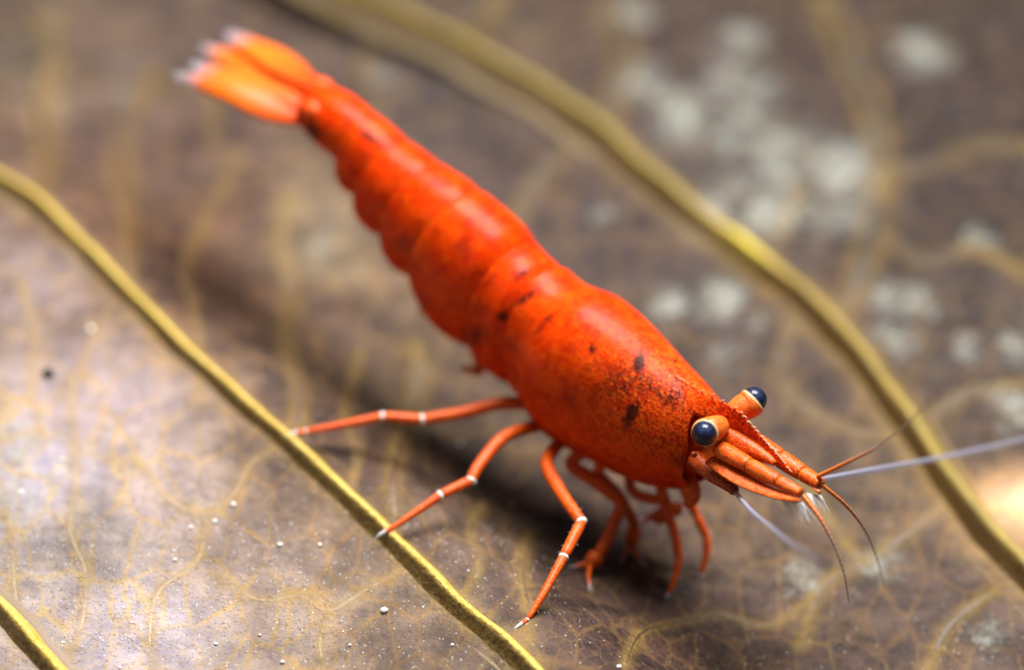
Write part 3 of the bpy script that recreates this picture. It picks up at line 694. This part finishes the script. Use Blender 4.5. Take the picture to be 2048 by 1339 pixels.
# front legs with small pincers
def pincer_leg(px, lat, radii, joints, claw_dirs, hw, hand, lift=.25):
    A = hip(hw, lat); hp = on_leaf(*hand, lift); dA = (A-CAM)@c_f-DIST; dB = (hp-CAM)@c_f-DIST; n_ = len(px)
    px = [tuple(project(A))]+list(px[1:])
    P = [at_depth(p[0], p[1], dA+(dB-dA)*i/n_) for i, p in enumerate(px)]; P[0] = A
    m = Mesh(); marks = sorted(set([0]+list(joints)+[len(px)-1]))
    for a, b in zip(marks[:-1], marks[1:]):
        seg = catmull(P[a:b+1], 8) if b-a > 1 else P[a]+(P[b]-P[a])*np.linspace(0, 1, 9)[:, None]
        r = np.interp(np.linspace(a, b, len(seg)), range(len(px)), radii); tq = np.linspace(0, 1, len(seg))
        tube(m, seg, r*np.where((tq < .02) | (tq > .98), .8, 1), 12, pale=0.0, pigment=0.0)
    o = part(m, 'pincer_leg', M_LIMB)
    h = Mesh(); ax = hp-P[-1]; l = np.linalg.norm(ax)
    tube(h, P[-1]+ax*np.linspace(0, 1, 9)[:, None], np.array([.7, .95, 1.1, 1.2, 1.2, 1.15, 1.05, .9, .7])*radii[-1]*1.15, 12, pale=0.0, pigment=0.0)
    ho = sub(h, 'pincer', M_LIMB, o)
    for cpx in claw_dirs:
        e = on_leaf(*cpx, .06) if lift < 1 else at_depth(cpx[0], cpx[1], dB); f_ = Mesh(); mid = hp*.5+e*.5+unit(np.cross(ax, cam_dir))*.03
        tube(f_, catmull([hp-ax*.2, mid, e], 5), np.linspace(.10, .03, 11), 8, pale=np.clip(np.linspace(-1.2, .6, 11), 0, 1), pigment=0.0); sub(f_, 'finger', M_LIMB, o)
        hm = Mesh(); dd = unit(e-hp)
        for q in range(12):
            d = unit(dd+rng.normal(0, .35, 3)); tube(hm, [e, e+d*.22], [.012, .003], 4)
        sub(hm, 'hair_tuft', M_SETA, o)
    return P
pincer_leg([(1140,870),(1142,925),(1192,962),(1246,1003),(1222,1058),(1200,1106)], .8, [.20,.20,.22,.20,.19,.20], [3,5], [(1148,1132),(1180,1172)], 10.8, (1177,1128))
pincer_leg([(1190,900),(1196,940),(1236,985),(1270,1048)], .6, [.19,.17,.18,.18], [2], [(1244,1116),(1286,1124)], 11.3, (1262,1092))
pincer_leg([(1290,930),(1330,1002),(1362,1015),(1330,1030)], -.5, [.19,.19,.19,.19], [2], [(1282,1048),(1292,1028)], 11.6, (1306,1034), 1.2)
leg([(1226,930),(1262,975),(1325,1000),(1348,1062),(1358,1118),(1348,1160),(1336,1188)], -.5, 11.0, None, [.20,.20,.20,.19,.17,.12,.07], [2,4], jm_mat=M_LIMB, jk=.95)
leg([(1330,940),(1372,985),(1392,1028),(1412,1072),(1413,1104),(1402,1150)], -.8, 11.8, None, [.21,.20,.18,.17,.15,.09], [2,3], jm_mat=M_LIMB, jk=.95)
# mouth-side limbs
A = hip(12.6, -.1); m = Mesh(); P = catmull([A]+[at_depth(x, y, 2.8) for x, y in ((1376,962),(1386,990),(1372,1014))], 6)
tube(m, P, np.interp(np.linspace(0, 1, len(P)), [0, .5, .8, 1], [.26, .28, .22, .10]), 16, pale=0.0, pigment=0.0); part(m, 'mouth_limb', M_LIMB)

# swimming legs under the abdomen
for k, (w, s) in enumerate([(w, s) for w in (8.3, 6.4, 5.0, 4.0, 3.0) for s in (1, -1)]):
    C = interp(cen, np.array([w]))[0]; b = float(interp(bb, np.array([w]))); T = unit(interp(Tst, np.array([w]))[0])
    A = C+RIGHT*s*.45*b*.7-UP*b*.62; m = Mesh()
    tube(m, catmull([A, A-UP*.45*b+T*.1*b, A-UP*.75*b-T*.25*b], 6), np.linspace(.16, .05, 13)*b*.8, 10, 1.0, pale=0.0, pigment=0.0); part(m, 'swimmeret', M_LIMB)

# ------------------------------------------------------------------ tail fan
rootc = cen[0]
fan = unit(UP*.9-HEAD*.1)
plate([(640,208),(575,186),(505,160),(448,143)], [0,0,0,0], [34,32,27,20,8], fan, .16, M_FAN, 'telson', curl=-.05)
plate([(628,232),(555,216),(460,176),(342,146)], [.35,.9,1.4,1.8], [18,34,40,30,5], unit(UP*.85+RIGHT*.25), .09, M_FAN, 'tail_blade', curl=-.10)
plate([(630,216),(560,190),(470,158),(378,124)], [.2,.5,.8,1.0], [16,30,36,30,6], unit(UP*.95+RIGHT*.1), .08, M_FAN, 'tail_blade', curl=-.06)
plate([(640,185),(575,160),(490,118),(402,92)], [-.2,-.5,-.8,-1.0], [18,38,46,42,8], unit(UP*.95-RIGHT*.1), .08, M_FAN, 'tail_blade', curl=-.06)
plate([(645,176),(590,142),(540,104),(455,62)], [-.35,-.9,-1.4,-1.8], [20,42,56,54,10], unit(UP*.85-RIGHT*.25), .09, M_FAN, 'tail_blade', curl=-.10)
m = Mesh(); ball(m, on_sag(628, 222, .55), .36, 18, 12, HEAD, (1, 1, 1.4), along=.2); part(m, 'tail_blade_root', M_FAN)
m = Mesh(); ball(m, on_sag(645, 178, -.55), .36, 18, 12, HEAD, (1, 1, 1.4), along=.2); part(m, 'tail_blade_root', M_FAN)

# ------------------------------------------------------------------ grit on the leaf
Mgp = Mat('pale_grain'); Mgp.set(Base_Color=Mgp.mix(Mgp.noise(6), (.84, .86, .88, 1), (.95, .95, .93, 1)), Roughness=.25)
Mgd = Mat('dark_grain'); Mgd.set(Base_Color=(.018, .022, .014, 1), Roughness=.6)
Mgy = Mat('yellow_grain'); Mgy.set(Base_Color=(.60, .62, .15, 1), Roughness=.4)
def grain(px, py, r, mat, label, cat='grain', group=None, name='grain'):
    P = on_leaf(px, py); m = Mesh(); r *= .75; ball(m, V(0, 0, r*.35), r, 10, 7, None, (1, .85, .7))
    v = m.v[0]; v *= 1+rng.normal(0, .07, (len(v), 1)); P = P+UP*.02
    o = m.build(name, mat); o.location = P*MM; o['label'] = label; o['category'] = cat
    if group: o['group'] = group
    return o
pale_l = 'tiny pale grain of grit, one of many smaller ones scattered on the leaf blade'
for px, py, r in [(768,1222,.12),(182,660,.14),(430,1043,.09),(467,1010,.10),(382,1055,.08),(350,1120,.08),(126,1285,.07),(432,1288,.08),(565,1324,.09),(905,1290,.07),(1238,1334,.10),(640,1090,.08),(560,1090,.10),(125,920,.09),(42,985,.10),(700,1290,.06),(240,1335,.06),(520,1270,.06),(920,888,.10)]:
    if px == 768: grain(px, py, r*1.3, Mgp.m, 'largest white grain on the pale leaf just beside the fork of a thin cross vein')
    else: grain(px, py, r, Mgp.m, pale_l, group='pale grains scattered on the leaf')
grain(97, 750, .26, Mgd.m, 'single dark blackish green speck on the pale part of the leaf', 'speck', name='dark_speck')
grain(1023, 1010, .09, Mgy.m, 'small yellow green grain in the shadow beside the bent front walking leg', 'grain', name='yellow_grain')
gm = Mesh()
for k in range(900):
    px, py = random.uniform(-20, 1100), random.uniform(1040, 1360)
    P = on_leaf(px, py); r = random.uniform(.012, .034)
    o = P+UP*(r*.5); a = rng.normal(0, 1, (6, 3)); 
    v = np.array([[1,0,0],[-1,0,0],[0,1,0],[0,-1,0],[0,0,1],[0,0,-1]], float)*r*rng.uniform(.6, 1.3, (6, 1))
    gm.add(o+v, [(0,2,4),(2,1,4),(1,3,4),(3,0,4),(2,0,5),(1,2,5),(3,1,5),(0,3,5)])
fs = gm.build('fine_grit', Mgp.m, smooth=False); fs['kind'] = 'stuff'; fs['label'] = 'fine pale grit dusting the paler side of the leaf'; fs['category'] = 'grit'
